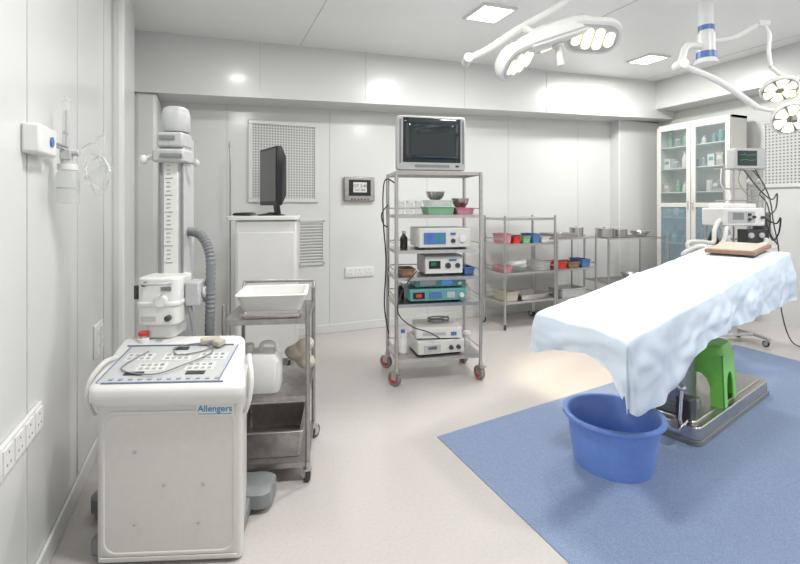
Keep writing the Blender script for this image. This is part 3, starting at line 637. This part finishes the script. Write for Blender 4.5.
bb=B(); bb.bm.free(); bb.bm=bm
sh=P('drape_sheet',None,bb,SHEET,label='pale blue-white surgical sheet draped over the operating table',cat='sheet',loc=OX,rot=(0,0,TA),smooth=0)
sh.data.shade_smooth(); ss=sh.modifiers.new('s','SUBSURF'); ss.levels=1; ss.render_levels=1
def ot(x,y,z):
    a=R(TA); return (OX[0]+x*math.cos(a)-y*math.sin(a),OX[1]+x*math.sin(a)+y*math.cos(a),z)
P('patient_board',None,B().box((0,0,.018),(.40,.34,.03)).box((0,0,.035),(.36,.30,.008),m=1),[BROWN,BEIGE],bevel=.006,label='flat brown padded board lying on the draped table',cat='board',loc=ot(2.24,.0,1.130),rot=(0,-5.7,TA))
# stool
G=T('step_stool','bright green moulded plastic stool standing on the table base','stool',ot(1.54,-.0,.131),TA+6)
P('seat',G,B().loft([[(x,y,z) for x,y in rr(w_,w_,.04)] for z,w_ in ((.34,.305),(.385,.29),(.40,.27),(.40,.12),(.394,.10))]),GREEN,smooth=50)
for k_ in range(4):
    a_=90*k_
    prof=[(-.168,0),(-.085,0),(-.08,.13),(-.06,.18),(-.03,.205),(0,.21),(.03,.205),(.06,.18),(.08,.13),(.085,0),(.168,0),(.152,.345),(-.152,.345)]
    b=B(); b.loft([[(x,-(.168-.016*z/.345)+t_,z) for x,z in prof] for t_ in (0,.010)])
    P('side_leg',G,b,GREEN,rot=(0,0,a_),smooth=0)
# blue tub
b=B(); b.lathe([(.2,.004),(.205,0),(.21,.0),(.216,.02),(.252,.265),(.27,.268),(.278,.276),(.276,.292),(.26,.297),(.243,.286),(.208,.022),(.1,.014)],seg=48)
TB=T('plastic_tub','large round blue plastic tub with wide rolled rim on the mat','tub',F(2.68,1.24,.004),0)
P('body',TB,b,BLUE,smooth=60)
# ---------------------------------------------------------------- surgical lights
def pod(parent,c,r,tilt,roll,n=6):
    o=P('lamp_head',parent,B().lathe([(r*.35,r*.38),(r*.8,r*.32),(r,r*.12),(r*1.0,-r*.02),(r*.93,-r*.1),(r*.4,-r*.11)],seg=12),WHITE,loc=c,rot=(tilt,roll,0),smooth=30)
    P('lamp_face',o,B().cyl((0,0,-r*.09),(0,0,-r*.125),r*.88,seg=12),GREY)
    for i in range(n):
        a=2*math.pi*i/n; c_=(r*.52*math.cos(a),r*.52*math.sin(a),0)
        P('led_lens',o,B().loft([[(c_[0]+x*math.cos(a)-y*math.sin(a),c_[1]+x*math.sin(a)+y*math.cos(a),z) for x,y in ((-.3*r,-.11*r),(.2*r,-.32*r),(.31*r,-.12*r),(.31*r,.12*r),(.2*r,.32*r),(-.3*r,.11*r))] for z in (-r*.11,-r*.16)]),LED,smooth=0)
    return o
zc=cz(F(3.5,2.33)[0])
def c2(l,d,z): return (l-2.33,d-3.5,z-zc)
LB=T('surgical_light','ceiling column surgical light with jointed arms and round LED heads','surgical light',F(3.5,2.33,zc),VA)
P('ceiling_column',LB,B().cyl((0,0,0),(0,0,-.5),.05).cyl((0,0,-.02),(0,0,-.06),.13).cyl((0,0,-.46),(0,0,-.62),.062).cyl((0,0,-.62),(0,0,-.69),.055,.085),WHITE,bevel=.004)
P('column_ring',LB,B().cyl((0,0,-.40),(0,0,-.435),.055),BLUED,label='blue ring on the column')
P('column_ring',LB,B().cyl((0,0,-.6),(0,0,-.65),.07),BLUED,label='blue ring on the column')
e1=c2(2.06,3.38,2.53); e2=c2(2.64,3.4,2.22)
P('arm',LB,B().tube([(0,0,-.56),(-.14,-.04,-.56),(-.22,-.1,-.6),(-.25,-.11,-.68),e1],.024,seg=12).tube([e1,((e1[0]+e2[0])/2,e1[1],(e1[2]+e2[2])/2+.03),e2],.022,seg=12).cyl((e1[0],e1[1]-.05,e1[2]),(e1[0],e1[1]+.05,e1[2]),.036),WHITE)
a1=c2(2.72,3.45,2.86); a2=c2(2.74,3.4,2.52)
P('spring_arm',LB,B().tube([(0,0,-.52),(.18,-.02,-.50),(.34,-.04,-.42),a1],.02,seg=12).tube([a1,(a1[0]+.05,a1[1],a1[2]-.08),(a1[0]+.045,a1[1],a1[2]-.2),a2],.013,seg=10).cyl((a1[0]-.04,a1[1],a1[2]),(a1[0]+.04,a1[1],a1[2]),.026),WHITE)
P('yoke',LB,B().tube([a2,c2(2.8,3.4,2.47),c2(2.93,3.4,2.36),c2(2.96,3.4,2.2)],.014,seg=10).tube([e2,c2(2.75,3.4,2.2),c2(2.87,3.42,2.2)],.016),WHITE)
P('handle',LB,B().cyl(c2(2.87,3.36,2.24),c2(2.83,3.3,2.1),.018),GREY)
for l_,d_,z_,r_,tl,rl in ((2.77,3.36,2.345,.12,-34,16),(2.83,3.34,2.13,.125,-56,26),(2.985,3.42,2.22,.12,-50,-8),(2.96,3.46,2.38,.10,-40,-12),(3.07,3.35,2.05,.12,-50,-10)): pod(LB,c2(l_,d_,z_),r_,tl,rl)
# lamp A
LA=T('surgical_light','white jointed-arm surgical light with warm glowing petals and grip','surgical light',F(3.5,2.33,zc),VA)
h0=c2(.93,2.85,2.535)
P('arm',LA,B().tube([(-.065,0,-.09),c2(1.9,3.3,3.13),c2(1.28,3.0,2.97)],.024,sub=4,seg=12).tube([c2(1.28,3.0,2.97),c2(.98,2.9,2.74),c2(.75,2.85,2.60),c2(.55,2.82,2.46),c2(.42,2.8,2.39)],.022,seg=12).cyl(c2(.41,2.75,2.385),c2(.41,2.86,2.385),.028),WHITE)
P('yoke',LA,B().cyl(c2(.75,2.85,2.60),(h0[0]-.02,h0[1],h0[2]),.022).cyl((h0[0],h0[1]-.04,h0[2]-.04),(h0[0],h0[1]-.02,h0[2]+.05),.05),WHITE)
def petal(c,ax,tilt,roll,k0=1):
    o=P('lamp_head',LA,B().loft([[(x,y,z) for x,y in rr(.30*k*k0,.21*k*k0,.09*k*k0,6)] for z,k in ((.085,.35),(.07,.75),(.02,1),(-.015,1),(-.022,.92))]),WHITE,loc=c,rot=(tilt,roll,ax),smooth=45)
    P('lamp_face',o,B().loft([[(x,y,z) for x,y in rr(.26*k0,.17*k0,.07*k0,6)] for z in (-.02,-.026)]),GREYL)
    for i in range(4):
        xx=-.087+i*.058
        P('led_lens',o,B().loft([[(k0*(xx+x),k0*y,z) for x,y in rr(.048,.13-.04*(i in (0,3)),.022,4)] for z in (-.026,-.034)]),LED,smooth=0)
petal(c2(.70,2.76,2.365),38,-44,-26,1.05)
petal(c2(1.18,2.82,2.535),-8,-36,6,1.1)
petal(c2(.97,3.08,2.60),70,-20,0,1)
P('hub_body',LA,B().loft([[(h0[0]+.01+x*math.cos(.35)-y*math.sin(.35),h0[1]+x*math.sin(.35)*.3+y,h0[2]+z+x*.33) for x,y in rr(.52*k,.24*k,.10*k,6)] for z,k in ((.085,.5),(.06,.8),(.01,1),(-.035,.98),(-.05,.8))]),WHITE,smooth=50)
P('hub_trim',LA,B().loft([[(h0[0]+.01+x*math.cos(.35)-y*math.sin(.35),h0[1]+x*math.sin(.35)*.3+y,h0[2]+z+x*.33) for x,y in rr(.525,.245,.10,6)] for z in (-.01,-.018)]),GREYL,smooth=50)
P('handle',LA,B().cyl((h0[0]+.03,h0[1]-.03,h0[2]-.03),(h0[0]+.05,h0[1]-.05,h0[2]-.19),.018,.022).cyl((h0[0]+.03,h0[1]-.03,h0[2]-.03),(h0[0]+.034,h0[1]-.034,h0[2]-.07),.032),WHITE,bevel=.004)
# ---------------------------------------------------------------- lights
def spot(loc,target,e,ang,col,rad=.12):
    l=bpy.data.lights.new('surgical_lamp','SPOT'); l.energy=e; l.spot_size=R(ang); l.spot_blend=.7; l.color=col; l.shadow_soft_size=rad
    o=bpy.data.objects.new('surgical_lamp',l); COL.objects.link(o); o.location=loc
    o.rotation_euler=(Vector(target)-Vector(loc)).to_track_quat('-Z','Y').to_euler()
spot(F(3.3,2.8,2.0),ot(1.4,0,1.0),32,50,(1,.97,.92))
spot(F(2.85,.95,2.33),F(4.0,1.62,0),300,32,(1,.80,.55))
w=bpy.data.worlds.new('world'); bpy.context.scene.world=w; w.use_nodes=True
w.node_tree.nodes['Background'].inputs[0].default_value=(1,.99,.975,1); w.node_tree.nodes['Background'].inputs[1].default_value=.78
# ---------------------------------------------------------------- camera
cam=bpy.data.cameras.new('camera'); co=bpy.data.objects.new('camera',cam); COL.objects.link(co)
co.location=(0,0,H); co.rotation_euler=(R(90),0,R(VA)); cam.lens=36*460/800; cam.sensor_width=36
cam.shift_y=-(282-205)/800; cam.clip_start=.05
bpy.context.scene.camera=co
bpy.context.scene.view_settings.view_transform='Standard'
